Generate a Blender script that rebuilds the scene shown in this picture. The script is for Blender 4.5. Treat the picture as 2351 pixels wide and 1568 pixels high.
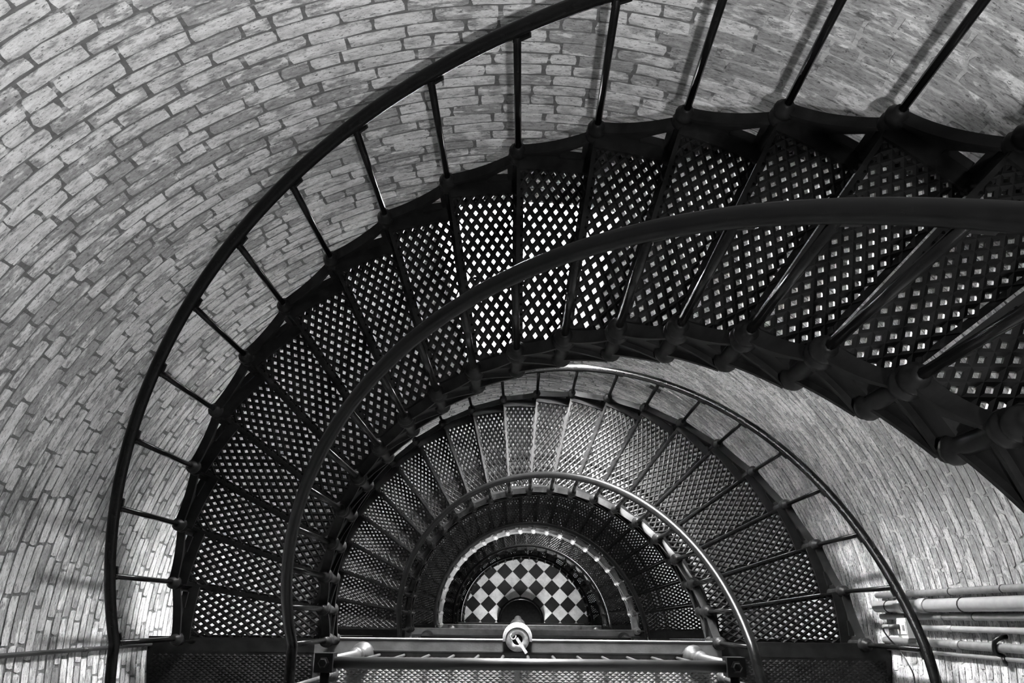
import bpy, math, random
import numpy as np
from mathutils import Matrix, Vector

random.seed(7)
rng = np.random.default_rng(7)
PI = math.pi
for o in list(bpy.data.objects):
    bpy.data.objects.remove(o)
scene = bpy.context.scene
col = scene.collection

# ------------------------------------------------------------------ camera
CAM = np.array([0.0287, 0.1563, 5.5762])
RIGHT = np.array([0.999892, 0.009429, -0.011282])
UP = np.array([-0.005384, 0.948806, 0.315814])
FPX = 1897.96                                     # focal length in pixels of a 2351 px wide frame
BACK = np.cross(RIGHT, UP)
cam_d = bpy.data.cameras.new('camera')
cam_d.sensor_width = 36.0
cam_d.lens = FPX / 2351 * 36.0
cam_d.clip_start = 0.05
cam = bpy.data.objects.new('camera', cam_d)
col.objects.link(cam)
cam.matrix_world = Matrix(((RIGHT[0], UP[0], BACK[0], CAM[0]),
                           (RIGHT[1], UP[1], BACK[1], CAM[1]),
                           (RIGHT[2], UP[2], BACK[2], CAM[2]), (0, 0, 0, 1)))
scene.camera = cam

# ------------------------------------------------------------------ light and exposure
SKY = 225.0
world = bpy.data.worlds.new('sky')
scene.world = world
world.use_nodes = True
bg = world.node_tree.nodes['Background']
wn_ = world.node_tree
tc_ = wn_.nodes.new('ShaderNodeTexCoord'); sx_ = wn_.nodes.new('ShaderNodeSeparateXYZ'); mr_ = wn_.nodes.new('ShaderNodeMapRange')
mr_.interpolation_type = 'SMOOTHSTEP'
for k_, v_ in enumerate((-0.15, 0.1, 0.45, 1.0), 1): mr_.inputs[k_].default_value = v_     # pale ground below, overcast sky above
wn_.links.new(tc_.outputs['Generated'], sx_.inputs[0]); wn_.links.new(sx_.outputs[2], mr_.inputs[0]); wn_.links.new(mr_.outputs[0], bg.inputs[0])
bg.inputs[1].default_value = SKY
scene.view_settings.view_transform = 'Standard'
scene.view_settings.look = 'None'
scene.view_settings.exposure = 1.1
scene.view_settings.gamma = 1.0
scene.view_settings.use_curve_mapping = False
scene.cycles.caustics_reflective = False

# ------------------------------------------------------------------ dimensions (metres)
RISE = 0.228
HC = 0.085                                        # collar top above tread surface
HR = 0.774                                        # handrail centre above collar top
WID = 0.965                                       # baluster line to baluster line
LV = [4.56, -0.228, -5.244, -10.488, -15.96, -20.46]     # collar datum of landings, last = floor
FL = [  # bottom collar z, steps, rise, inner radius
    (0.0, 20, RISE, 1.227), (-5.016, 21, RISE, 1.345), (-10.26, 22, RISE, 1.462),
    (-15.732, 23, RISE, 1.58), (-20.28, 24, 0.18, 1.72)]
FLOOR_Z = LV[5] - HC
CEIL_Z = 8.6
def Rw(z): return 2.485 - 0.0243 * (z + 0.33)
# openings: side (+1 far wall, -1 near wall), x0, x1, z0 (sill at wall face), z1
WIN = [(1, -0.50, 0.59, -1.80, 1.25), (1, -0.4, 0.4, -12.0, -10.0),
       (-1, -0.2, 0.14, 4.9, 6.9), (-1, -0.35, 0.35, -7.9, -6.0), (-1, -0.3, 0.3, -20.545, -18.6)]

# ------------------------------------------------------------------ helpers
def tag(o, label=None, cat=None, group=None, kind=None):
    if label: o['label'] = label
    if cat: o['category'] = cat
    if group: o['group'] = group
    if kind: o['kind'] = kind
    return o

def link(name, me, mat=None, parent=None, loc=(0, 0, 0), rz=0.0):
    o = bpy.data.objects.new(name, me)
    col.objects.link(o)
    if mat and me is not None and not me.materials:
        me.materials.append(mat)
    if parent: o.parent = parent
    o.location = loc
    if rz: o.rotation_euler = (0, 0, rz)
    return o

def empty(name, loc=(0, 0, 0)):
    o = bpy.data.objects.new(name, None)
    o.empty_display_size = 0.2
    col.objects.link(o)
    o.location = loc
    return o

class MB:
    """collects geometry for ONE mesh"""
    def __init__(s): s.v = []; s.f = []; s.sm = []
    def add(s, vs, fs, smooth=False):
        n = len(s.v)
        s.v.extend([tuple(map(float, p)) for p in vs])
        s.f.extend([tuple(i + n for i in f) for f in fs])
        s.sm.extend([smooth] * len(fs))
        return s
    def box(s, c, d, rot=None):
        x, y, z = [k / 2 for k in d]
        vs = [Vector(p) for p in ((-x, -y, -z), (x, -y, -z), (x, y, -z), (-x, y, -z), (-x, -y, z), (x, -y, z), (x, y, z), (-x, y, z))]
        if rot is not None: vs = [rot @ p for p in vs]
        return s.add([(p[0] + c[0], p[1] + c[1], p[2] + c[2]) for p in vs],
                     [(3, 2, 1, 0), (4, 5, 6, 7), (0, 1, 5, 4), (1, 2, 6, 5), (2, 3, 7, 6), (3, 0, 4, 7)])
    def lathe(s, prof, seg=12, mat=None, cap=True, smooth=True):
        vs = []; fs = []
        for r, z in prof:
            for k in range(seg):
                a = 2 * PI * k / seg
                vs.append(Vector((r * math.cos(a), r * math.sin(a), z)))
        n = len(prof)
        for i in range(n - 1):
            for k in range(seg):
                k2 = (k + 1) % seg
                fs.append((i * seg + k, i * seg + k2, (i + 1) * seg + k2, (i + 1) * seg + k))
        if mat is not None: vs = [mat @ p for p in vs]
        s.add(vs, fs, smooth)
        if cap:
            n0 = len(s.v) - len(vs)
            s.f.append(tuple(n0 + k for k in reversed(range(seg)))); s.sm.append(False)
            s.f.append(tuple(n0 + (n - 1) * seg + k for k in range(seg))); s.sm.append(False)
        return s
    def tube(s, pts, r, seg=10, cap=True):
        P = [Vector(p) for p in pts]
        vs = []; fs = []; ref = None
        for i, p in enumerate(P):
            t = (P[min(i + 1, len(P) - 1)] - P[max(i - 1, 0)]).normalized()
            if ref is None:
                ref = Vector((0, 0, 1)) if abs(t.z) < 0.9 else Vector((1, 0, 0))
            u = ref - t * ref.dot(t); u.normalize(); ref = u
            w = t.cross(u)
            for k in range(seg):
                a = 2 * PI * k / seg
                vs.append(p + (u * math.cos(a) + w * math.sin(a)) * r)
        for i in range(len(P) - 1):
            for k in range(seg):
                k2 = (k + 1) % seg
                fs.append((i * seg + k, i * seg + k2, (i + 1) * seg + k2, (i + 1) * seg + k))
        s.add(vs, fs, True)
        if cap:
            n0 = len(s.v) - len(vs); m = len(P) - 1
            s.f.append(tuple(n0 + k for k in reversed(range(seg)))); s.sm.append(False)
            s.f.append(tuple(n0 + m * seg + k for k in range(seg))); s.sm.append(False)
        return s
    def mesh(s, name):
        me = bpy.data.meshes.new(name)
        me.from_pydata(s.v, [], s.f)
        me.polygons.foreach_set('use_smooth', s.sm)
        me.update()
        return me

# ------------------------------------------------------------------ materials
def new_mat(name):
    m = bpy.data.materials.new(name); m.use_nodes = True
    nt = m.node_tree
    return m, nt, nt.nodes['Principled BSDF']
def node(nt, t, **kw):
    n = nt.nodes.new(t)
    for k, v in kw.items(): setattr(n, k, v)
    return n
def noise(nt, vec, scale, detail=4, rough=0.55):
    n = node(nt, 'ShaderNodeTexNoise'); n.inputs['Scale'].default_value = scale
    n.inputs['Detail'].default_value = detail; n.inputs['Roughness'].default_value = rough
    nt.links.new(vec, n.inputs['Vector']); return n.outputs['Fac']
def ramp(nt, fac, stops):
    r = node(nt, 'ShaderNodeValToRGB')
    while len(r.color_ramp.elements) < len(stops): r.color_ramp.elements.new(0.5)
    for e, (p, c) in zip(r.color_ramp.elements, stops):
        e.position = p; e.color = (c, c, c, 1)
    nt.links.new(fac, r.inputs[0]); return r.outputs[0]
def mix(nt, fac, a, b):
    m = node(nt, 'ShaderNodeMix', data_type='RGBA')
    for sock, v in ((m.inputs[0], fac), (m.inputs[6], a), (m.inputs[7], b)):
        if hasattr(v, 'is_output'): nt.links.new(v, sock)
        elif sock is m.inputs[0]: sock.default_value = v
        else: sock.default_value = (v, v, v, 1)
    return m.outputs[2]
def mathn(nt, op, a, b=0.0):
    m = node(nt, 'ShaderNodeMath', operation=op)
    for i, v in enumerate((a, b)):
        if hasattr(v, 'is_output'): nt.links.new(v, m.inputs[i])
        else: m.inputs[i].default_value = v
    return m.outputs[0]
def smooth_range(nt, v, a, b):
    m = node(nt, 'ShaderNodeMapRange'); m.interpolation_type = 'SMOOTHSTEP'
    nt.links.new(v, m.inputs[0]); m.inputs[1].default_value = a; m.inputs[2].default_value = b
    return m.outputs[0]
def bump(nt, bsdf, h, strength, dist=0.01):
    b = node(nt, 'ShaderNodeBump'); b.inputs['Strength'].default_value = strength
    b.inputs['Distance'].default_value = dist
    nt.links.new(h, b.inputs['Height']); nt.links.new(b.outputs[0], bsdf.inputs['Normal'])
def position(nt): return node(nt, 'ShaderNodeNewGeometry').outputs['Position']

def iron(name, lo, hi, rough, bs=0.15, spec=0.5, rv=0.15):
    m, nt, b = new_mat(name)
    b.inputs['Specular IOR Level'].default_value = spec
    p = position(nt)
    n1 = noise(nt, p, 14, 5); n2 = noise(nt, p, 90, 3)
    nt.links.new(ramp(nt, n1, ((0.35, lo), (0.7, hi))), b.inputs['Base Color'])
    nt.links.new(ramp(nt, n1, ((0.3, rough), (0.75, min(1, rough + rv)))), b.inputs['Roughness'])
    bump(nt, b, n2, bs, 0.003)
    return m
def plain(name, c, rough=0.5, var=0.25, scale=20):
    m, nt, b = new_mat(name)
    n = noise(nt, position(nt), scale, 4)
    nt.links.new(ramp(nt, n, ((0.3, c * (1 - var)), (0.7, c * (1 + var)))), b.inputs['Base Color'])
    b.inputs['Roughness'].default_value = rough
    return m
M = {}
M['iron'] = iron('black_painted_iron', 0.005, 0.012, 0.36, 0.12, 0.09)
M['tread'] = iron('worn_black_tread_iron', 0.003, 0.007, 0.33, 0.15, 0.2)
M['rail'] = iron('black_handrail_paint', 0.003, 0.005, 0.26, 0.0, 0.13, 0.0)
M['satin'] = iron('satin_black_guard_rail', 0.012, 0.02, 0.36, 0.1, 0.4)
M['worn'] = iron('landing_grey_iron', 0.03, 0.065, 0.5, 0.3)  # grey tone of the landing edge middles and seam
M['plate'] = iron('grey_chequer_plate', 0.06, 0.11, 0.45, 0.2)
M['newel'] = iron('dusty_newel_iron', 0.011, 0.022, 0.42, 0.2, 0.3)
M['pale'] = iron('painted_light_iron', 0.12, 0.2, 0.45, 0.2, 0.4)  # brightness of strongly lit iron put into the base colour
M['dark'] = iron('dark_bolt_iron', 0.004, 0.008, 0.3, 0.1, 0.2)
M['rivet'] = iron('black_rivet', 0.002, 0.003, 0.6, 0.0, 0.02)
M['conduit'] = plain('grey_conduit', 0.15, 0.45)
M['pvc'] = plain('pale_conduit', 0.27, 0.35, 0.12)
M['black_rubber'] = plain('black_rubber', 0.02, 0.5)
M['white_plastic'] = plain('white_plastic', 0.6, 0.35, 0.05)
M['plaster'] = plain('white_plaster', 0.78, 0.8, 0.08)
M['wood'] = plain('white_window_paint', 0.7, 0.5, 0.1)
M['dusty'] = plain('dusty_galvanised', 0.3, 0.5, 0.3, 60)

def brick_mat(name, mortar=False):
    m, nt, b = new_mat(name)
    p = position(nt)
    st = node(nt, 'ShaderNodeVectorMath', operation='MULTIPLY'); nt.links.new(p, st.inputs[0]); st.inputs[1].default_value = (1, 1, 2.6)
    ps = st.outputs[0]
    sep = node(nt, 'ShaderNodeSeparateXYZ'); nt.links.new(p, sep.inputs[0])
    big = noise(nt, p, 1.7, 3)
    n1 = noise(nt, ps, 7, 6, 0.62)
    n2 = noise(nt, ps, 26, 5, 0.65)
    spk = noise(nt, ps, 48, 4, 0.7)
    n3 = noise(nt, ps, 15, 6, 0.7)
    right = smooth_range(nt, sep.outputs[0], 0.1, 1.3)      # whitewash worn off brick faces on this side
    upper = smooth_range(nt, sep.outputs[2], 0.3, 1.8)
    low_right = mathn(nt, 'MULTIPLY', right, mathn(nt, 'SUBTRACT', 1.0, upper))
    if not mortar:
        at = node(nt, 'ShaderNodeAttribute', attribute_name='tone').outputs['Fac']
        # whitewash amount
        w = mathn(nt, 'ADD', mathn(nt, 'MULTIPLY', n1, 0.75), mathn(nt, 'MULTIPLY', n2, 0.35))
        w = mathn(nt, 'ADD', w, mathn(nt, 'MULTIPLY', mathn(nt, 'SUBTRACT', at, 0.5), 0.22))
        w = mathn(nt, 'ADD', w, mathn(nt, 'MULTIPLY', mathn(nt, 'SUBTRACT', big, 0.5), 0.35))
        w = mathn(nt, 'SUBTRACT', w, mathn(nt, 'MULTIPLY', mathn(nt, 'MULTIPLY', right, upper), 0.1))
        w = mathn(nt, 'SUBTRACT', w, mathn(nt, 'MULTIPLY', low_right, 0.03))
        mask = smooth_range(nt, w, 0.47, 0.56)
        bare = ramp(nt, n2, ((0.3, 0.24), (0.7, 0.40)))
        wash = ramp(nt, n1, ((0.3, 0.50), (0.75, 0.78)))
        wash = mix(nt, smooth_range(nt, n3, 0.52, 0.62), wash, ramp(nt, n2, ((0.3, 0.30), (0.7, 0.5))))
        c = mix(nt, mask, bare, wash)
        grime = ramp(nt, noise(nt, ps, 30, 8, 0.75), ((0.36, 0.55), (0.5, 0.95), (0.7, 1.12)))
        mg = node(nt, 'ShaderNodeMix', data_type='RGBA', blend_type='MULTIPLY'); mg.inputs[0].default_value = 1.0
        nt.links.new(c, mg.inputs[6]); nt.links.new(grime, mg.inputs[7]); c = mg.outputs[2]
        dk = smooth_range(nt, mathn(nt, 'ADD', spk, mathn(nt, 'MULTIPLY', low_right, 0.05)), 0.59, 0.645)
        c = mix(nt, mathn(nt, 'MULTIPLY', dk, 0.8), c, 0.05)
    else:
        bare = ramp(nt, n2, ((0.3, 0.09), (0.7, 0.16)))
        pale = ramp(nt, n2, ((0.3, 0.3), (0.7, 0.56)))
        wm = smooth_range(nt, mathn(nt, 'ADD', n1, mathn(nt, 'MULTIPLY', right, 0.2)), 0.56, 0.68)
        c = mix(nt, wm, bare, pale)
    nt.links.new(c, b.inputs['Base Color'])
    b.inputs['Roughness'].default_value = 0.75
    b.inputs['Specular IOR Level'].default_value = 0.25
    h = mathn(nt, 'ADD', mathn(nt, 'MULTIPLY', n2, 0.6), n1)
    bump(nt, b, h, 0.5, 0.012)
    return m
M['brick'] = brick_mat('whitewashed_brick')
M['mortar'] = brick_mat('grey_mortar', True)

def marble(name, c0, c1, rough):
    m, nt, b = new_mat(name)
    p = position(nt)
    n = noise(nt, p, 5, 7, 0.7); big = noise(nt, p, 1.3, 2)
    c = ramp(nt, mathn(nt, 'ADD', mathn(nt, 'MULTIPLY', n, 0.7), mathn(nt, 'MULTIPLY', big, 0.3)), ((0.32, c0), (0.55, c1), (0.8, c1 * 1.08)))
    nt.links.new(c, b.inputs['Base Color'])
    b.inputs['Roughness'].default_value = rough
    return m
M['marble_white'] = marble('white_marble', 0.4, 0.74, 0.3)
M['marble_black'] = marble('black_marble', 0.012, 0.02, 0.25)
M['grout'] = plain('grout', 0.25, 0.8)
def glass_mat():
    m = bpy.data.materials.new('window_glass'); m.use_nodes = True
    nt = m.node_tree
    for n in list(nt.nodes):
        if n.type != 'OUTPUT_MATERIAL': nt.nodes.remove(n)
    out = [n for n in nt.nodes][0]
    t = node(nt, 'ShaderNodeBsdfTransparent'); g = node(nt, 'ShaderNodeBsdfGlossy'); g.inputs['Roughness'].default_value = 0.02
    mx = node(nt, 'ShaderNodeMixShader'); fr = node(nt, 'ShaderNodeLayerWeight'); fr.inputs[0].default_value = 0.15
    nt.links.new(mathn(nt, 'MULTIPLY', fr.outputs['Facing'], 0.2), mx.inputs[0]); nt.links.new(t.outputs[0], mx.inputs[1]); nt.links.new(g.outputs[0], mx.inputs[2])
    nt.links.new(mx.outputs[0], out.inputs[0])
    return m
M['glass'] = glass_mat()
# ------------------------------------------------------------------ walls
SECT = [('wall_left', 130, 225), ('wall_far', 50, 130), ('wall_right', -45, 50), ('wall_near', 225, 315)]
WALL_LABEL = {'wall_left': 'whitewashed brick tower wall beside the foot of the topmost stair flight',
              'wall_far': 'whitewashed curved brick tower wall with window openings',
              'wall_right': 'worn brick tower wall carrying the bundle of conduits',
              'wall_near': 'brick tower wall behind the landings'}
walls = {}
MORT = 0.0045
def win_phi(x, z):                       # azimuth of a window edge x on the wall
    return math.degrees(math.acos(x / Rw(z)))
for name, a0, a1 in SECT:
    mb = MB()
    angs = list(np.arange(a0, a1 + 0.01, 2.5))
    zs = [FLOOR_Z - 0.1, -5.5, 4.4, CEIL_Z + 0.1]
    wins = []
    if name in ('wall_far', 'wall_near'):
        for sd, x0, x1, z0, z1 in WIN:
            if (sd > 0) != (name == 'wall_far'): continue
            zm = (z0 + z1) / 2
            pa, pb = win_phi(x1, zm), win_phi(x0, zm)
            wins.append((pa, pb, z0, z1) if sd > 0 else (360 - pb, 360 - pa, z0, z1))
            zs += [z0, z1]; angs += [wins[-1][0], wins[-1][1]]
    zs = sorted(set(zs)); angs = sorted(set(round(float(a), 5) for a in angs))
    idx = {}
    def vid(a, z):
        k = (a, z)
        if k not in idx:
            idx[k] = len(mb.v); r = Rw(z) + MORT
            mb.v.append((r * math.cos(math.radians(a)), r * math.sin(math.radians(a)), z))
        return idx[k]
    for i in range(len(angs) - 1):
        for j in range(len(zs) - 1):
            am, zm = (angs[i] + angs[i + 1]) / 2, (zs[j] + zs[j + 1]) / 2
            if any(w[0] < am < w[1] and w[2] < zm < w[3] for w in wins): continue
            mb.f.append((vid(angs[i], zs[j]), vid(angs[i], zs[j + 1]), vid(angs[i + 1], zs[j + 1]), vid(angs[i + 1], zs[j])))
            mb.sm.append(True)
    walls[name] = tag(link(name, mb.mesh(name), M['mortar']), WALL_LABEL[name], 'wall', kind='structure')

# bricks: every course in the part of the tower the picture looks at
COURSE, JOINT = 0.0757, 0.0105
bricks = {n: [] for n in walls}
def proj_px(P):
    d = np.asarray(P) - CAM
    dep = -d @ BACK
    return 1175.5 + FPX * (d @ RIGHT) / dep, 784 - FPX * (d @ UP) / dep, dep
PHI0, PHI1 = -24.0, 206.0
row = 0
z = -5.45
w1 = WIN[0][1:]
while z < 4.35:
    zc = z + COURSE / 2
    R = Rw(zc)
    gaps = []
    if w1[2] - 0.02 < zc < w1[3] + 0.02:
        gaps = [(math.radians(win_phi(w1[1], zc)), math.radians(win_phi(w1[0], zc)))]
    a = math.radians(PHI0) - random.random() * 0.1
    end = math.radians(PHI1)
    header_row = (row % 6 == 0)
    while a < end:
        L = (0.113 if random.random() < (0.5 if header_row else 0.2) else 0.238) + random.uniform(-0.012, 0.01)
        a2 = a + L / R
        nxt = a2 + (JOINT + random.uniform(-0.004, 0.005)) / R
        b0, b1 = a, a2
        skip = False
        for g0, g1 in gaps:
            if b0 >= g0 - 0.001 and b1 <= g1 + 0.001: skip = True
            elif b0 < g0 < b1: b1 = g0
            elif b0 < g1 < b1: b0 = g1
        if not skip and (b1 - b0) * R > 0.025:
            am = math.degrees((b0 + b1) / 2)
            wn = 'wall_left' if am >= 130 else 'wall_far' if am >= 50 else 'wall_right'
            c = (R * math.cos(math.radians(am)), R * math.sin(math.radians(am)), zc)
            u, v, dep = proj_px(c)
            area = 0.0
            if -60 < u < 2411 and -60 < v < 1628 and dep > 0:
                view = CAM - np.array(c); dist = np.linalg.norm(view)
                nrm = -np.array((math.cos(math.radians(am)), math.sin(math.radians(am)), 0))
                area = (b1 - b0) * R * COURSE * max(0, view @ nrm) / dist ** 3
            bricks[wn].append((area, b0, b1, z, R))
        a = nxt
    z += COURSE
    row += 1

NU, NV = 5, 3
def brick_geo(b0, b1, z, R):
    """rounded, slightly ragged brick face (16 tris) with its four edges (24 tris)"""
    L = (b1 - b0) * R; H = COURSE - 0.0125 + random.uniform(-0.004, 0.003)
    proud = random.uniform(-0.002, 0.003) * (1.0 if b0 > 0.87 else 0.3)
    tilt = random.uniform(-0.02, 0.02)
    pu = [0.0, 0.1 + random.uniform(0, 0.15), 0.5 + random.uniform(-0.1, 0.1), 0.75 + random.uniform(0, 0.15), 1.0]; pv = [0.0, 0.5, 1.0]
    vs = []
    for j in range(NV):
        for i in range(NU):
            u = (pu[i] - 0.5) * L; v = (pv[j] - 0.5) * H
            edge = i in (0, NU - 1) or j in (0, NV - 1)
            d = proud
            if edge:
                u += random.uniform(-0.0035, 0.0035); v += random.uniform(-0.003, 0.003)
                d -= random.uniform(0.0, 0.0012)
                if i in (0, NU - 1) and j in (0, NV - 1):
                    k = random.uniform(0.002, 0.007)
                    u -= math.copysign(k * 0.8, u); v -= math.copysign(k * 0.7, v)
            else: d += random.uniform(0, 0.0015)
            vs.append((u, v + tilt * u, d))
    ring = [0, 1, 2, 3, 4, 9, 14, 13, 12, 11, 10, 5]
    for k in ring:
        u, v, d = vs[k]
        vs.append((u * 1.01, v, -0.010))
    fs = []
    for j in range(NV - 1):
        for i in range(NU - 1):
            k = j * NU + i
            fs.append((k, k + 1, k + NU + 1, k + NU))
    for i in range(12):
        i2 = (i + 1) % 12
        fs.append((ring[i2], ring[i], 15 + i, 15 + i2))
    am = (b0 + b1) / 2; zc = z + COURSE / 2
    out = []
    for u, v, d in vs:
        zz = zc + v; a = am + u / R; r = Rw(zz) - d
        out.append((r * math.cos(a), r * math.sin(a), zz))
    fs = [tuple(reversed(f)) for f in fs]
    return out, fs
SMF = [False] * 20
def set_tone(me, tones):
    at = me.attributes.new('tone', 'FLOAT', 'POINT')
    at.data.foreach_set('value', np.asarray(tones, dtype=np.float32))
for wn, lst in bricks.items():
    lst.sort(key=lambda t: -t[0])
    for t in lst[:300]:
        vs, fs = brick_geo(*t[1:])
        me = bpy.data.meshes.new('brick'); me.from_pydata(vs, [], fs); me.polygons.foreach_set('use_smooth', SMF)
        set_tone(me, [random.random()] * len(vs))
        link('brick', me, M['brick'], walls[wn])
    V = []; F = []; T = []; S = []
    for t in lst[300:]:
        vs, fs = brick_geo(*t[1:]); n = len(V)
        V += vs; F += [tuple(i + n for i in f) for f in fs]; T += [random.random()] * len(vs); S += SMF
    if V:
        me = bpy.data.meshes.new('brickwork'); me.from_pydata(V, [], F); me.polygons.foreach_set('use_smooth', S)
        set_tone(me, T)
        tag(link('brickwork', me, M['brick'], walls[wn]), kind='stuff')

# ------------------------------------------------------------------ ceiling and floor
mb = MB()
ring = [(3.0 * math.cos(2 * PI * k / 48), 3.0 * math.sin(2 * PI * k / 48), CEIL_Z) for k in range(48)]
mb.add(ring, [tuple(range(47, -1, -1))])
tag(link('ceiling', mb.mesh('ceiling'), M['iron']), 'dark iron ceiling high above the stairwell', 'ceiling', kind='structure')
mb = MB()
mb.add([(3.1 * math.cos(2 * PI * k / 64), 3.1 * math.sin(2 * PI * k / 64), FLOOR_Z - 0.004) for k in range(64)], [tuple(range(64))])
floor = tag(link('floor', mb.mesh('floor'), M['grout']), 'chequered black and white marble floor at the bottom of the tower', 'floor', kind='structure')
DG = 0.478; HT = DG / 2 - 0.004
tm = {}
for key in ('marble_white', 'marble_black'):
    b = MB(); g = HT - 0.004
    b.add([(HT, 0, -0.02), (0, HT, -0.02), (-HT, 0, -0.02), (0, -HT, -0.02), (HT, 0, 0), (0, HT, 0), (-HT, 0, 0), (0, -HT, 0)],
          [(4, 5, 6, 7), (0, 1, 5, 4), (1, 2, 6, 5), (2, 3, 7, 6), (3, 0, 4, 7)])
    tm[key] = b.mesh('tile_' + key)
for i in range(-7, 8):
    for j in range(-9, 7):
        for key, dx, dy in (('marble_white', 0, 0), ('marble_black', DG / 2, DG / 2)):
            x = -0.738 + DG * i + dx; y = 1.225 + DG * j + dy
            r = math.hypot(x, y)
            if r < 2.7 and r > 0.45 and y > -0.8:
                link('tile', tm[key], M[key], floor, (x, y, FLOOR_Z + random.uniform(0, 0.0015)))
hatch = tag(empty('floor_hatch', (0, 0.03, FLOOR_Z)), 'round black iron cover in the middle of the chequered floor', 'hatch')
link('cover', MB().lathe([(0.01, 0.05), (0.60, 0.05), (0.61, 0.045), (0.61, -0.01)], 48).mesh('cover'), M['iron'], hatch)
link('rim', MB().lathe([(0.61, 0.03), (0.62, 0.075), (0.67, 0.075), (0.69, 0.05), (0.69, -0.01)], 48, cap=False).mesh('rim'), M['rail'], hatch)

# ------------------------------------------------------------------ windows
def make_window(name, sd, x0, x1, z0, z1, label, door=False):
    if sd < 0: x0, x1 = -x1, -x0             # built facing the far side, then turned about the axis
    ya = math.sqrt(Rw(z0) ** 2 - max(abs(x0), abs(x1)) ** 2) - 0.0
    yb = Rw(z0) + 0.72
    ox, oy, oz = (x0 + x1) / 2, ya, z0
    root = tag(empty(name, (sd * ox, sd * oy, oz)), label, 'door' if door else 'window', kind='structure')
    if sd < 0: root.rotation_euler = (0, 0, PI)
    def part(name, b, mat): return link(name, b.mesh(name), mat, root)
    def L(p): return (p[0] - ox, p[1] - oy, p[2] - oz)
    zo0, zo1 = (z0 if door else z0 + 0.22), z1 - 0.1        # at the outer end the opening is a little smaller
    xo0, xo1 = x0 + 0.06, x1 - 0.06
    def yw(x, z): return math.sqrt((Rw(z) + 0.004) ** 2 - x * x)
    K = 8
    xs = [x0 + (x1 - x0) * k / K for k in range(K + 1)]
    xo = [xo0 + (xo1 - xo0) * k / K for k in range(K + 1)]
    def strip(name, zi, zo, up):
        b = MB()
        vs = [L((x, yw(x, zi) - 0.012, zi)) for x in xs] + [L((x, yb, zo)) for x in xo]
        b.add(vs, [((k, k + 1, K + 2 + k, K + 1 + k) if up else (k + 1, k, K + 1 + k, K + 2 + k)) for k in range(K)])
        part(name, b, M['plaster'])
    strip('sill', z0, zo0, True); strip('lintel', z1, zo1, False)
    for xi, xq, s in ((x0, xo0, 1), (x1, xo1, -1)):
        b = MB()
        f = (0, 1, 2, 3) if s > 0 else (3, 2, 1, 0)
        b.add([L((xi, yw(xi, z0) - 0.012, z0)), L((xq, yb, zo0)), L((xq, yb, zo1)), L((xi, yw(xi, z1) - 0.012, z1))], [f])
        part('reveal', b, M['plaster'])
    # sash
    yf = yb - 0.06
    b = MB()
    b.box(L(((xo0 + xo1) / 2, yf, zo0 + 0.03)), (xo1 - xo0, 0.06, 0.06)); b.box(L(((xo0 + xo1) / 2, yf, zo1 - 0.03)), (xo1 - xo0, 0.06, 0.06))
    b.box(L((xo0 + 0.03, yf, (zo0 + zo1) / 2)), (0.06, 0.06, zo1 - zo0)); b.box(L((xo1 - 0.03, yf, (zo0 + zo1) / 2)), (0.06, 0.06, zo1 - zo0))
    part('sash_frame', b, M['wood'])
    if door:
        return portal(sd, xo0, xo1, zo0, zo1, yb)
    b = MB(); b.box(L(((xo0 + xo1) / 2, yf, (zo0 + zo1) / 2)), (0.035, 0.045, zo1 - zo0)); part('mullion', b, M['wood'])
    for k in (1, 2):
        b = MB(); b.box(L(((xo0 + xo1) / 2, yf, zo0 + (zo1 - zo0) * k / 3)), (xo1 - xo0, 0.045, 0.035)); part('glazing_bar', b, M['wood'])
    xm = (xo0 + xo1) / 2
    for (a, c) in ((xo0, xm), (xm, xo1)):
        for k in range(3):
            b = MB(); b.box(L(((a + c) / 2, yf, zo0 + (zo1 - zo0) * (k + 0.5) / 3)), (c - a, 0.004, (zo1 - zo0) / 3)); part('pane', b, M['glass'])
    portal(sd, xo0, xo1, zo0, zo1, yb)
def portal(sd, xo0, xo1, zo0, zo1, yb):
    ld = bpy.data.lights.new('daylight_portal', 'AREA'); ld.shape = 'RECTANGLE'
    ld.size = xo1 - xo0; ld.size_y = zo1 - zo0; ld.cycles.is_portal = True
    lo = bpy.data.objects.new('daylight_portal', ld); col.objects.link(lo)
    lo.location = (sd * (xo0 + xo1) / 2, sd * (yb + 0.005), (zo0 + zo1) / 2)
    lo.rotation_euler = (-sd * PI / 2, 0, 0)      # faces into the tower
make_window('window_1', *WIN[0], 'tall deep window glowing behind the topmost stair flight')
make_window('window_2', *WIN[1], 'deep window in the far wall under the third stair flight down')
make_window('window_3', *WIN[2], 'small deep window above the top landing')
make_window('window_4', *WIN[3], 'deep window above the third landing below the top')
make_window('door_1', *WIN[4], 'open doorway onto the chequered floor', door=True)

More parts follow.
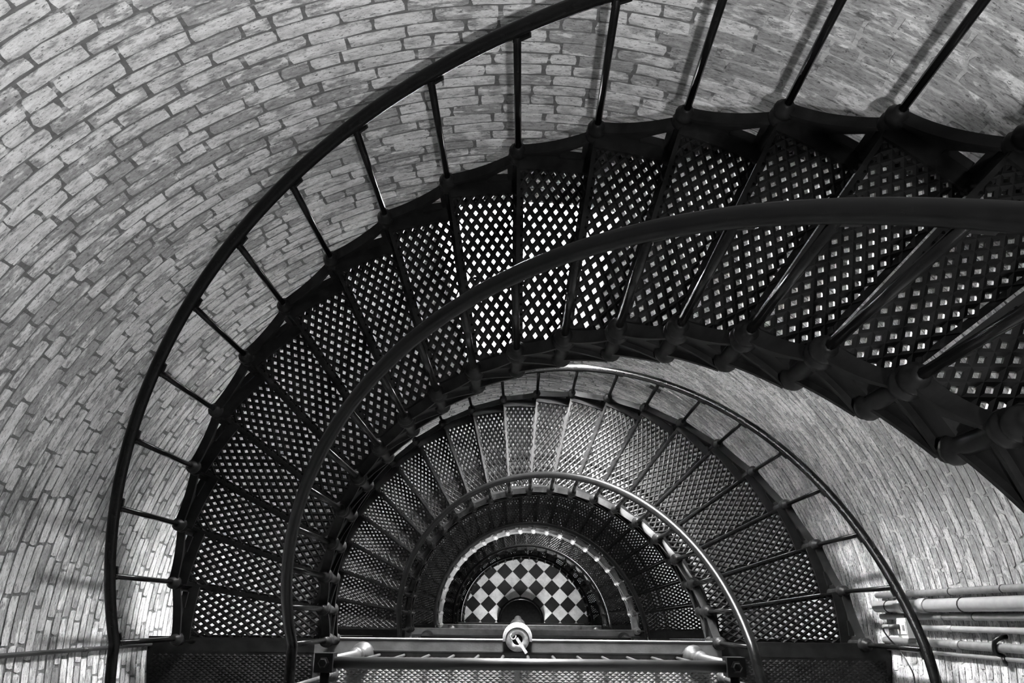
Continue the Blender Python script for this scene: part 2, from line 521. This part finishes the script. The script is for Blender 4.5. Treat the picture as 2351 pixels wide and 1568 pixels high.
# ------------------------------------------------------------------ stair flights
PUc, PVc = 0.0375, 0.02325
def tread_mesh(Ri, dphi):
    """perforated cast tread: local wedge from angle 0 to -dphi, radius Ri..Ri+WID, top surface at z=-HC"""
    b = MB()
    r0, r1 = Ri + 0.006, Ri + WID - 0.006
    mid = -dphi / 2
    cm, sm_ = math.cos(mid), math.sin(mid)
    def W(u, v, z): return (u * cm - v * sm_, u * sm_ + v * cm, z - HC)
    tn = math.tan(dphi / 2)
    hu, hv = 0.0164, 0.0112
    V = []; F = []
    m0 = int(r0 / PUc) - 1; m1 = int(r1 / PUc) + 2
    for m in range(m0, m1):
        for n in range(-9, 10):
            if (m + n) % 2: continue
            u, v = m * PUc, n * PVc
            if u - PUc < r0 + 0.004 or u + PUc > r1 - 0.004: continue
            if abs(v) + hv + 0.007 > u * tn: continue
            cl = lambda uu, vv: max(-uu * tn + .004, min(uu * tn - .004, vv))
            k = len(V)
            V += [W(u + PUc, cl(u + PUc, v), .004), W(u, cl(u, v + PVc), .004), W(u - PUc, cl(u - PUc, v), .004), W(u, cl(u, v - PVc), .004),
                  W(u + hu, v, 0), W(u, v + hv, 0), W(u - hu, v, 0), W(u, v - hv, 0),
                  W(u + hu, v, -.013), W(u, v + hv, -.013), W(u - hu, v, -.013), W(u, v - hv, -.013)]
            for q in range(4):
                q2 = (q + 1) % 4
                F.append((k + q, k + q2, k + 4 + q2, k + 4 + q)); F.append((k + 4 + q, k + 4 + q2, k + 8 + q2, k + 8 + q))
    b.add(V, F)
    # solid border: four bars
    def bar(u0, u1, va0, va1, vb0, vb1, zt, zb):
        b.add([W(u0, va0, zb), W(u1, vb0, zb), W(u1, vb1, zb), W(u0, va1, zb), W(u0, va0, zt), W(u1, vb0, zt), W(u1, vb1, zt), W(u0, va1, zt)],
              [(3, 2, 1, 0), (4, 5, 6, 7), (0, 1, 5, 4), (1, 2, 6, 5), (2, 3, 7, 6), (3, 0, 4, 7)])
    e = 0.004
    bw = 0.027
    bar(r0, r1, r0 * tn - bw, r0 * tn - e, r1 * tn - bw, r1 * tn - e, -0.002, -0.02)
    bar(r0, r1, -r0 * tn + e, -r0 * tn + bw, -r1 * tn + e, -r1 * tn + bw, -0.002, -0.02)
    bar(r0, r0 + 0.055, -r0 * tn + e, r0 * tn - e, -(r0 + .055) * tn + e, (r0 + .055) * tn - e, 0.0005, -0.02)
    bar(r1 - 0.06, r1, -(r1 - .06) * tn + e, (r1 - .06) * tn - e, -r1 * tn + e, r1 * tn - e, 0.0005, -0.02)
    nmain = len(b.f)
    k = 0; u = r0 + 0.075
    while u < r1 - 0.08:
        v = u * tn - 0.017
        q = len(b.v)
        b.v += [W(u + 0.0062 * math.cos(PI * t / 3), v + 0.0062 * math.sin(PI * t / 3), 0.0046) for t in range(6)]
        b.f.append(tuple(range(q, q + 6))); b.sm.append(False)
        u += 0.047
    me = b.mesh('tread')
    me.materials.append(M['tread']); me.materials.append(M['rivet'])
    me.polygons.foreach_set('material_index', [0] * nmain + [1] * (len(b.f) - nmain))
    return me
def nosing_mesh(Ri, dphi):
    b = MB()
    b.box((Ri + WID / 2, -0.006, -HC - 0.014), (WID - 0.05, 0.012, 0.042))
    b.box((Ri + WID / 2, 0.000, -HC + 0.002), (WID - 0.05, 0.011, 0.014))
    return b.mesh('nosing')
def swoop(s): return -0.03 + 0.175 * s ** 1.9
def panel_mesh(R, dphi, outer):
    """cast stringer panel between two posts with a swept top edge and a triangular opening"""
    b = MB()
    th = 0.011
    ns = 14
    S = [k / ns for k in range(ns + 1)]
    h0, h1 = 0.56, 0.85
    S = sorted(set(S + [h0, h1]))
    S = [s for i, s in enumerate(S) if i == 0 or s - S[i - 1] > 0.012 or s in (h0, h1)]
    def bot(s): return -0.29 + 0.135 * s
    def hole_lo(s): return -0.052
    def hole_hi(s): return -0.052 + 0.09 * (s - h0) / (h1 - h0)
    def P(s, h, r): a = -dphi * s; return (r * math.cos(a), r * math.sin(a), h)
    def slab(fa, fb, s0, s1, ri, ro):
        ss = [s for s in S if s0 - 1e-6 <= s <= s1 + 1e-6]
        vs = []
        for s in ss: vs += [P(s, fa(s), ri), P(s, fb(s), ri), P(s, fb(s), ro), P(s, fa(s), ro)]
        fs = []
        for i in range(len(ss) - 1):
            for q in range(4):
                q2 = (q + 1) % 4
                fs.append((i * 4 + q, i * 4 + q2, i * 4 + 4 + q2, i * 4 + 4 + q))
        m = (len(ss) - 1) * 4
        fs += [(3, 2, 1, 0), (m, m + 1, m + 2, m + 3)]
        b.add(vs, fs)
    w0, w1_ = R - th / 2, R + th / 2
    slab(bot, swoop, 0, h0, w0, w1_)
    slab(bot, hole_lo, h0, h1, w0, w1_)
    slab(hole_hi, swoop, h0, h1, w0, w1_)
    slab(bot, swoop, h1, 1, w0, w1_)
    # rims: swept top bead, tread ledge, bottom bead
    rr = 0.026
    slab(lambda s: swoop(s) - 0.016, lambda s: swoop(s) + 0.004, 0, 1, R - rr, R + rr)
    slab(lambda s: bot(s) - 0.004, lambda s: bot(s) + 0.014, 0, 1, R - rr, R + rr)
    slab(lambda s: -0.150, lambda s: -0.134, 0, 1, R - rr * 0.9, R + rr * 0.9)
    if outer:
        slab(lambda s: -0.088, lambda s: -0.070, 0, 1, R - 0.075, R)
        slab(lambda s: -0.064, lambda s: -0.050, h0, h1, R - rr * 0.7, R + rr * 0.7)
    else:
        slab(lambda s: -0.088, lambda s: -0.072, 0, 1, R, R + 0.06)
    return b.mesh('stringer_panel')
post_prof = [(0.006, -0.395), (0.016, -0.392), (0.026, -0.375), (0.030, -0.36), (0.026, -0.348), (0.036, -0.342), (0.041, -0.33),
             (0.041, -0.315), (0.034, -0.303), (0.028, -0.29), (0.028, -0.125), (0.034, -0.115), (0.043, -0.105), (0.046, -0.092), (0.046, -0.078),
             (0.038, -0.066), (0.037, -0.058), (0.042, -0.05), (0.042, -0.034), (0.033, -0.024), (0.026, -0.01), (0.022, 0.0), (0.013, 0.004)]
post_me = MB().lathe(post_prof, 14).mesh('baluster_post')
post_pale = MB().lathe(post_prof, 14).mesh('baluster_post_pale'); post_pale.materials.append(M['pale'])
post_newel = MB().lathe(post_prof, 14).mesh('baluster_post_newel'); post_newel.materials.append(M['newel'])  # slightly paler posts for the first landing's railing
rod_newel = MB().lathe([(0.015, -0.01), (0.015, HR - 0.015)], 8).mesh('baluster_newel'); rod_newel.materials.append(M['newel'])
rod_me = MB().lathe([(0.015, -0.01), (0.015, HR - 0.015)], 8).mesh('baluster')
def clip_mesh(slope):
    b = MB()
    rot = Matrix.Rotation(-math.atan(slope), 3, 'Y')
    b.box((0.018, 0, HR - 0.030), (0.075, 0.02, 0.012), rot)
    return b.mesh('rail_clip')
ORD = ['topmost', 'second', 'third', 'fourth', 'lowest']
FLAB = ['black iron winding stair flight with lattice treads, rising to the topmost landing',
        'black iron winding stair flight with daylit lattice treads, second flight down',
        'iron winding stair flight with inner stringer coloured pale to look lamp-lit, third flight down',
        'dark unlit iron winding stair flight, fourth flight down',
        'lowest iron winding stair flight, circling the chequered floor']
for fi, (z0, N, rise, Ri) in enumerate(FL):
    d = PI / N
    root = tag(empty('stair_flight', (0, 0, z0)), FLAB[fi], 'staircase', 'winding stair flights around the tower')
    tme, nme = tread_mesh(Ri, d), nosing_mesh(Ri, d)
    pin, pout = panel_mesh(Ri, d, False), panel_mesh(Ri + WID, d, True)
    cin, cout = clip_mesh(rise / (Ri * d)), clip_mesh(rise / ((Ri + WID) * d))
    for i in range(N):
        a = PI - d * i
        t = link('tread', tme, M['tread'], root, (0, 0, i * rise), a)
        link('nosing', nme, M['tread'], t)
        link('inner_stringer_panel', pin, M['pale'] if fi == 2 else M['iron'], root, (0, 0, i * rise), a)  # third flight's inner panels and posts coloured pale in place of strong light
        link('outer_stringer_panel', pout, M['iron'], root, (0, 0, i * rise), a)
    for i in range(N + 1):
        a = PI - d * i
        for R, cl in ((Ri, cin), (Ri + WID, cout)):
            p = (R * math.cos(a), R * math.sin(a), i * rise)
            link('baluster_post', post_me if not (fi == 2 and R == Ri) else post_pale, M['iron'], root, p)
            r = link('baluster', rod_me, M['rail'], root, p, a - PI / 2)
            link('rail_clip', cl, M['dark'], r)
    # handrails, run on over the landings at both ends
    for R, nm in ((Ri, 'inner_handrail'), (Ri + WID + 0.015, 'outer_handrail')):
        pts = []
        for y in (-0.62, -0.45, -0.3, -0.18, -0.08):
            x = -R if nm == 'inner_handrail' else -math.sqrt(R * R - y * y)
            pts.append((x, y, HR))
        n = N * 5
        for k in range(n + 1):
            a = PI - PI * k / n
            s = k / n * N
            zz = s * rise + HR
            pts.append((R * math.cos(a), R * math.sin(a), zz))
        for y in (-0.08, -0.18, -0.3, -0.45, -0.62):
            x = R if nm == 'inner_handrail' else math.sqrt(R * R - y * y)
            k = min(1, -y / 0.3)
            pts.append((x + (0.02 * k if nm == 'inner_handrail' else 0), y, N * rise + HR + 0.14 * k))
        if fi == 4: pts = pts[3:]
        link(nm, MB().tube(pts, 0.0295, 14).mesh(nm), M['rail'], root)

# ------------------------------------------------------------------ landings
XS = 1.36                                              # the paler middle plates end here, darker plates beyond
def plate_mesh(R, side, x0, x1):
    """chequer plate between |x| = x0 and x1 of the half disc, with raised diamond bosses"""
    b = MB(); zt = -HC
    y0 = -0.085
    xm = min(x1, math.sqrt(R * R - y0 * y0))
    xs = np.linspace(x0, xm, 20)
    poly = [(side * x, y0) for x in (x0, xm)] + [(side * x, -math.sqrt(max(R * R - x * x, y0 * y0))) for x in xs[::-1]]
    if side > 0: poly = poly[::-1]
    k = len(poly)
    b.add([(x, y, zt) for x, y in poly] + [(x, y, zt - 0.02) for x, y in poly],
          [tuple(range(k)), tuple(range(2 * k - 1, k - 1, -1))] + [(i, k + i, k + (i + 1) % k, (i + 1) % k) for i in range(k)])
    pu, pv = 0.021, 0.014
    V = []; F = []
    for j in range(int(min(R, 1.3) / pv)):
        for i in range(int((x1 - x0) / pu)):
            if (i + j) % 2: continue
            x = side * (x0 + 0.028 + i * pu); y = -0.11 - j * pv
            if math.hypot(x, y) > R - 0.03 or abs(x) > x1 - 0.02: continue
            q = len(V)
            V += [(x + pu * .92, y, zt), (x, y + pv * .92, zt), (x - pu * .92, y, zt), (x, y - pv * .92, zt), (x, y, zt + 0.006)]
            F += [(q, q + 1, q + 4), (q + 1, q + 2, q + 4), (q + 2, q + 3, q + 4), (q + 3, q, q + 4)]
    b.add(V, F)
    return b.mesh('floor_plate')
R_ref = Rw(LV[1])
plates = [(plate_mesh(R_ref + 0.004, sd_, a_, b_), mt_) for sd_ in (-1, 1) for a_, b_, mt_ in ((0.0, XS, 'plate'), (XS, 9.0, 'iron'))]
LLAB = ['iron landing beside the head of the topmost stair flight', 'grey chequer-plate iron landing with pale fascia, first below the top',
        'dark iron half-round landing, second below the top', 'dark iron half-round landing, third below the top', 'dark iron half-round landing just above the floor']
GLAB = ['iron guard rail around the edge of the top landing', 'iron guard rail with bolted corner blocks on the grey chequer-plate landing',
        'dark iron guard rail on the second landing below the top', 'dark iron guard rail on the third landing below the top', 'dark iron guard rail on the landing just above the floor']
def newel_mesh():
    return MB().lathe([(0.075, -HC), (0.078, -HC + 0.02), (0.068, -HC + 0.035), (0.06, -HC + 0.04), (0.056, -HC + 0.06), (0.04, -HC + 0.075), (0.034, 0.03),
                       (0.034, 0.14), (0.046, 0.15), (0.05, 0.165), (0.046, 0.18), (0.036, 0.19), (0.036, 0.215), (0.044, 0.225), (0.044, 0.24), (0.032, 0.255), (0.03, 0.98)], 16).mesh('newel_post')
newel_me = newel_mesh()
gbal_me = MB().lathe([(0.011, -HC - 0.005), (0.011, 1.0)], 8).mesh('guard_baluster')
blk = MB(); blk.box((0, 0, 0), (0.098, 0.098, 0.11)); block_me = blk.mesh('corner_block')
bolt_me = MB().lathe([(0.032, 0.0), (0.032, 0.006), (0.024, 0.008), (0.024, 0.022), (0.020, 0.025)], 6, smooth=False).mesh('bolt')
ZR = 1.03                                              # guard rail centre above the collar datum
for li in range(5):
    z = LV[li]
    R = Rw(z)
    k = (R + 0.0) / R_ref
    root = tag(empty('landing', (0, 0, z)), LLAB[li], 'landing', 'half-round iron landings')
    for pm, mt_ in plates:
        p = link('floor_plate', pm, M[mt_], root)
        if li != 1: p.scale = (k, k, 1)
    xe = math.sqrt((R + 0.003) ** 2 - 0.01)
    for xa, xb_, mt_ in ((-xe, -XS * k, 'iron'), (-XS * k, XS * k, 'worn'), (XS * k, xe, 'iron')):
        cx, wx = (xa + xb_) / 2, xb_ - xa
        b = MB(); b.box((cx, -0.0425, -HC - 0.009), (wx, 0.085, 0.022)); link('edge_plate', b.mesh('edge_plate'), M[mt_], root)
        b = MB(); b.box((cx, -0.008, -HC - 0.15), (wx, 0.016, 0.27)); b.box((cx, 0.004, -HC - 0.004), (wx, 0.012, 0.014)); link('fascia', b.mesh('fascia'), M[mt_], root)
    link('edge_highlight_bead', MB().tube([(-XS * k, 0.006, -HC), (XS * k, 0.006, -HC)], 0.008, 8).mesh('edge_highlight_bead'), M['pale'], root)  # pale bead added as the highlight along the landing edge
    b = MB(); b.box((0, -0.75, -HC + 0.004), (0.035, 1.3, 0.01)); link('seam_strip', b.mesh('seam_strip'), M['worn'], root)
    for yb_ in (-0.9, -1.7):
        xb = math.sqrt((R + 0.002) ** 2 - yb_ ** 2)
        b = MB(); b.box((0, yb_, -HC - 0.12), (2 * xb, 0.03, 0.2)); link('beam', b.mesh('beam'), M['iron'], root)
    # railing balusters that carry the run-on of the flight handrails
    Ra = FL[li - 1][3] if li else 1.12                  # flight that leaves upward
    Rb = FL[li][3]                                      # flight that arrives from below
    for R_, sg, top in ((Ra, -1, RISE + HR), (Rb, 1, HR + 0.12)):
        if li == 0 and sg < 0: continue
        for Rr in (R_, R_ + WID):
            for y in ((-0.22, -0.44) if Rr == R_ else (-0.52,)):
                x = sg * (R_ if Rr == R_ else math.sqrt(Rr * Rr - y * y))
                if Rr == R_ and sg > 0: x += 0.015
                link('baluster_post', post_newel if li == 1 else post_me, M['iron'], root, (x, y, 0.0))
                r = link('baluster', rod_newel if li == 1 and Rr == R_ else rod_me, M['rail'], root, (x, y, 0.0))
                r.scale = (1, 1, (top - 0.0) / (HR - 0.0))
    if li == 0: continue                               # the camera leans over this edge; its rail is not in view
    # guard rail across the straight edge
    g = tag(empty('guard_rail', (0, -0.088, z)), GLAB[li], 'railing', 'guard rails on the landings')
    mt = M['newel']
    xl, xr = (-1.03, 1.17) if li == 1 else (-(Ra - 0.2), Rb - 0.17)
    for x in (xl, xr):
        link('newel_post', newel_me, mt, g, (x, 0, 0))
        c = link('corner_block', block_me, M['dark'], g, (x, 0, ZR))
        link('bolt', bolt_me, M['dark'], c, (0, 0, 0.055))
        link('side_rail', MB().tube([(x, -0.04, ZR), (x, -0.85, ZR)], 0.026, 12).mesh('side_rail'), M['dark'], g)
        link('back_post', MB().lathe([(0.05, -HC), (0.05, -HC + 0.02), (0.027, -HC + 0.03), (0.027, ZR + 0.03)], 12).mesh('back_post'), M['dark'], g, (x, -0.85, 0))
    link('top_rail', MB().tube([(xl + 0.04, 0, ZR), (xr - 0.04, 0, ZR)], 0.0305, 16).mesh('top_rail'), M['satin'] if li == 1 else M['rail'], g)
    b = MB(); b.box(((xl + xr) / 2, 0.020, -HC + 0.012), (xr - xl, 0.008, 0.026)); link('bottom_bar', b.mesh('bottom_bar'), mt, g)
    nb = 13
    for q in range(nb):
        x = xl + 0.112 + (xr - xl - 0.224) * q / (nb - 1)
        link('guard_baluster', gbal_me, mt, g, (x, -0.008, 0))

# ------------------------------------------------------------------ hanging lamp at the landing edge
lamp = tag(empty('pendant_lamp', (0.0, 0.02, LV[1] - HC + 0.01)), 'dusty capped pendant lamp strapped to the edge of the grey landing', 'lamp')
TL = Matrix.Rotation(math.radians(10), 4, 'X')
b = MB().lathe([(0.072, 0.045), (0.078, 0.03), (0.078, -0.17), (0.07, -0.18)], 28, TL); link('housing', b.mesh('housing'), M['dark'], lamp)
b = MB().lathe([(0.034, 0.050), (0.036, 0.056), (0.070, 0.052), (0.079, 0.045), (0.079, 0.02)], 32, TL, cap=False); link('cap_plate', b.mesh('cap_plate'), M['dusty'], lamp)
b = MB()
vs = []; fs = []
for k in range(25):
    a = math.radians(-8 + 196 * k / 24)
    for r, zz in ((0.080, 0.056), (0.098, 0.050), (0.098, -0.02), (0.080, -0.02)):
        vs.append(TL @ Vector((r * math.cos(a), r * math.sin(a), zz)))
for k in range(24):
    for q in range(4):
        q2 = (q + 1) % 4
        fs.append((k * 4 + q, k * 4 + q2, k * 4 + 4 + q2, k * 4 + 4 + q))
b.add(vs, fs, False); link('collar_ring', b.mesh('collar_ring'), M['dusty'], lamp)
b = MB().lathe([(0.05, -0.17), (0.055, -0.2), (0.055, -0.27), (0.045, -0.29), (0.032, -0.30), (0.032, -0.36), (0.026, -0.38), (0.026, -0.43)], 20, Matrix.Rotation(math.radians(16), 4, 'X'))
link('socket', b.mesh('socket'), M['dark'], lamp)
b = MB(); b.box((0.028, -0.045, 0.066), (0.02, 0.115, 0.004), Matrix.Rotation(math.radians(35), 3, 'Z')); link('strap', b.mesh('strap'), M['dusty'], lamp)
pts = [(-0.028 + 0.018 * math.cos(t), 0.012 + 0.018 * math.sin(t), 0.07) for t in np.linspace(2.2, 6.6, 14)]
link('hook', MB().tube(pts, 0.004, 8).mesh('hook'), M['dusty'], lamp)

# lamp standing on the top landing close to its edge (its light throws the baluster shadows on the far wall)
LAMP_W = 235.0
LX, LY, LZ = 0.43, -0.37, 5.8
zf = LV[0] - HC - LZ
wl = tag(empty('work_lamp', (LX, LY, LZ)), 'lamp on a stem standing on the top landing', 'lamp')
link('foot', MB().lathe([(0.12, zf), (0.12, zf + 0.02), (0.02, zf + 0.04)], 16).mesh('foot'), M['dark'], wl)
link('stem', MB().tube([(0, 0, zf + 0.02), (0, 0, -0.12)], 0.012).mesh('stem'), M['dark'], wl)
link('socket', MB().lathe([(0.012, -0.13), (0.04, -0.11), (0.04, -0.08), (0.03, -0.075)], 16).mesh('socket'), M['dark'], wl)
pd = bpy.data.lights.new('work_lamp_light', 'POINT'); pd.energy = LAMP_W; pd.shadow_soft_size = 0.06
po = bpy.data.objects.new('work_lamp_light', pd); col.objects.link(po); po.location = (LX, LY, LZ)

# lamp hanging under the second landing down, lighting the inner stringer of the third flight
hl = tag(empty('hanging_lamp', (0.0, -0.30, -7.0)), 'caged lamp hanging beneath the dark second landing', 'lamp')
link('cord', MB().tube([(0, 0, 0.1), (0, 0, 7.0 + LV[2] - HC - 0.02)], 0.006, 8).mesh('cord'), M['dark'], hl)
link('cap', MB().lathe([(0.012, 0.12), (0.05, 0.10), (0.09, 0.06), (0.09, 0.05)], 16, cap=False).mesh('cap'), M['dark'], hl)
hd = bpy.data.lights.new('hanging_lamp_light', 'POINT'); hd.energy = 170.0; hd.shadow_soft_size = 0.06
ho = bpy.data.objects.new('hanging_lamp_light', hd); col.objects.link(ho); ho.location = (0.0, -0.30, -7.0)

# ------------------------------------------------------------------ conduits on the right wall
def on_wall(phi, z, off):
    r = Rw(z) - off; a = math.radians(phi)
    return (r * math.cos(a), r * math.sin(a), z)
def conduit(phi, r, mat, label, z0=LV[1] - HC, z1=6.0, coup=(), bands=(), cat='pipe'):
    base = on_wall(phi, z0, r + 0.008)
    root = tag(empty('conduit', base), label, cat, 'vertical conduits on the tower wall')
    def L(p): return tuple(np.array(p) - np.array(base))
    link('pipe', MB().tube([L(on_wall(phi, zz, r + 0.008)) for zz in np.linspace(z0, z1, 7)], r, 14).mesh('pipe'), mat, root)
    for zc in coup:
        link('coupling', MB().tube([L(on_wall(phi, zc - 0.05, r + 0.008)), L(on_wall(phi, zc + 0.05, r + 0.008))], r * 1.16, 14).mesh('coupling'), mat, root)
    for zc in bands:
        link('tie', MB().tube([L(on_wall(phi, zc - 0.004, r + 0.008)), L(on_wall(phi, zc + 0.004, r + 0.008))], r * 1.12, 14).mesh('tie'), M['black_rubber'], root)
    return root
conduit(7.35, 0.019, M['conduit'], 'slim grey conduit above the thick pale pipe', coup=(0.15,), bands=(0.75, 1.3))
conduit(5.7, 0.037, M['pvc'], 'thick pale pipe strapped to the brick wall', coup=(0.1, 0.42), bands=(-0.1, 0.9))
conduit(4.2, 0.019, M['conduit'], 'slim grey conduit under the thick pale pipe', coup=(0.55,), bands=(0.1, 0.95))
conduit(2.7, 0.016, M['pvc'], 'slim pale conduit feeding the outlet box', coup=(0.62,))
conduit(0.75, 0.022, M['conduit'], 'grey pipe held by a curled iron hook', coup=(0.7,))
conduit(-0.5, 0.011, M['conduit'], 'thin dark cable pipe beside the hooked pipe')
# outlet box
bz = 0.16
ob = tag(empty('outlet_box', on_wall(2.7, bz, 0.06)), 'white electrical outlet box on the slim pale conduit', 'outlet box')
Rz = Matrix.Rotation(math.radians(2.7), 3, 'Z')
b = MB(); b.box((0.0, 0, 0), (0.075, 0.115, 0.125), Rz); link('box', b.mesh('box'), M['white_plastic'], ob)
b = MB(); b.box((-0.040, 0, 0), (0.006, 0.075, 0.118), Rz); link('face_plate', b.mesh('face_plate'), M['white_plastic'], ob)
for dz in (-0.028, 0.028):
    b = MB(); b.box((-0.044, 0, dz), (0.004, 0.032, 0.028), Rz); link('socket', b.mesh('socket'), M['conduit'], ob)
pc = tag(empty('power_cord', on_wall(2.9, bz - 0.03, 0.115)), 'black plug and power cord hanging from the outlet box', 'cord')
def L2(p): return tuple(np.array(p) - np.array(pc.location))
link('plug', MB().tube([(0.012, 0, 0), (-0.02, 0, -0.005), (-0.045, -0.004, -0.02)], 0.016, 10).mesh('plug'), M['black_rubber'], pc)
ctrl = [on_wall(2.9, bz - 0.05, 0.158), on_wall(2.6, bz - 0.12, 0.17), on_wall(1.2, bz - 0.18, 0.12), on_wall(-0.5, bz - 0.16, 0.07), on_wall(-2.2, bz - 0.11, 0.05), on_wall(-4, bz - 0.08, 0.03), on_wall(-7, bz - 0.12, 0.02), on_wall(-10, bz - 0.3, 0.015)]
def spline(P, n=8):
    P = [np.array(p) for p in P]; out = []
    for i in range(len(P) - 1):
        p0, p1, p2, p3 = P[max(i - 1, 0)], P[i], P[i + 1], P[min(i + 2, len(P) - 1)]
        for k in range(n):
            t = k / n
            out.append(0.5 * ((2 * p1) + (p2 - p0) * t + (2 * p0 - 5 * p1 + 4 * p2 - p3) * t * t + (3 * p1 - p0 - 3 * p2 + p3) * t ** 3))
    out.append(P[-1]); return out
link('cord', MB().tube([L2(p) for p in spline(ctrl)], 0.005, 8).mesh('cord'), M['black_rubber'], pc)
# curled hook
hk = tag(empty('wall_hook', on_wall(0.75, 1.16, 0.0)), 'curled dark iron hook holding a grey pipe to the wall', 'hook')
def L3(p): return tuple(np.array(p) - np.array(hk.location))
c = [on_wall(2.0, 1.17, -0.02), on_wall(1.9, 1.18, 0.03), on_wall(1.5, 1.16, 0.055), on_wall(0.75, 1.15, 0.062), on_wall(0.1, 1.14, 0.05), on_wall(-0.2, 1.15, 0.025), on_wall(-0.7, 1.17, 0.03), on_wall(-1.1, 1.14, 0.012)]
link('hook_bar', MB().tube([L3(p) for p in spline(c, 6)], 0.011, 10).mesh('hook_bar'), M['dark'], hk)
# thin cable on the left wall
conduit(-179.0, 0.012, M['black_rubber'], 'thin black cable running up the bare brick wall from the black landing plate', coup=(0.6,), bands=(0.2,), cat='cable')
# small iron bracket between the second flight and the wall
z0, N, rise, Ri = FL[1]
i = N - 7
a = PI - PI / N * i
br = tag(empty('wall_bracket', ((Ri + WID) * math.cos(a), (Ri + WID) * math.sin(a), z0 + i * rise - 0.06)), 'small iron bracket tying the daylit stair flight to the wall', 'bracket')
Lb = Rw(-1.8) - (Ri + WID) + 0.02
rot = Matrix.Rotation(a, 3, 'Z')
b = MB(); b.box(rot @ Vector((Lb / 2, 0, 0)), (Lb, 0.03, 0.04), rot); link('arm', b.mesh('arm'), M['iron'], br)
b = MB(); b.box(rot @ Vector((Lb - 0.015, 0, 0)), (0.02, 0.11, 0.1), rot); link('wall_plate', b.mesh('wall_plate'), M['iron'], br)
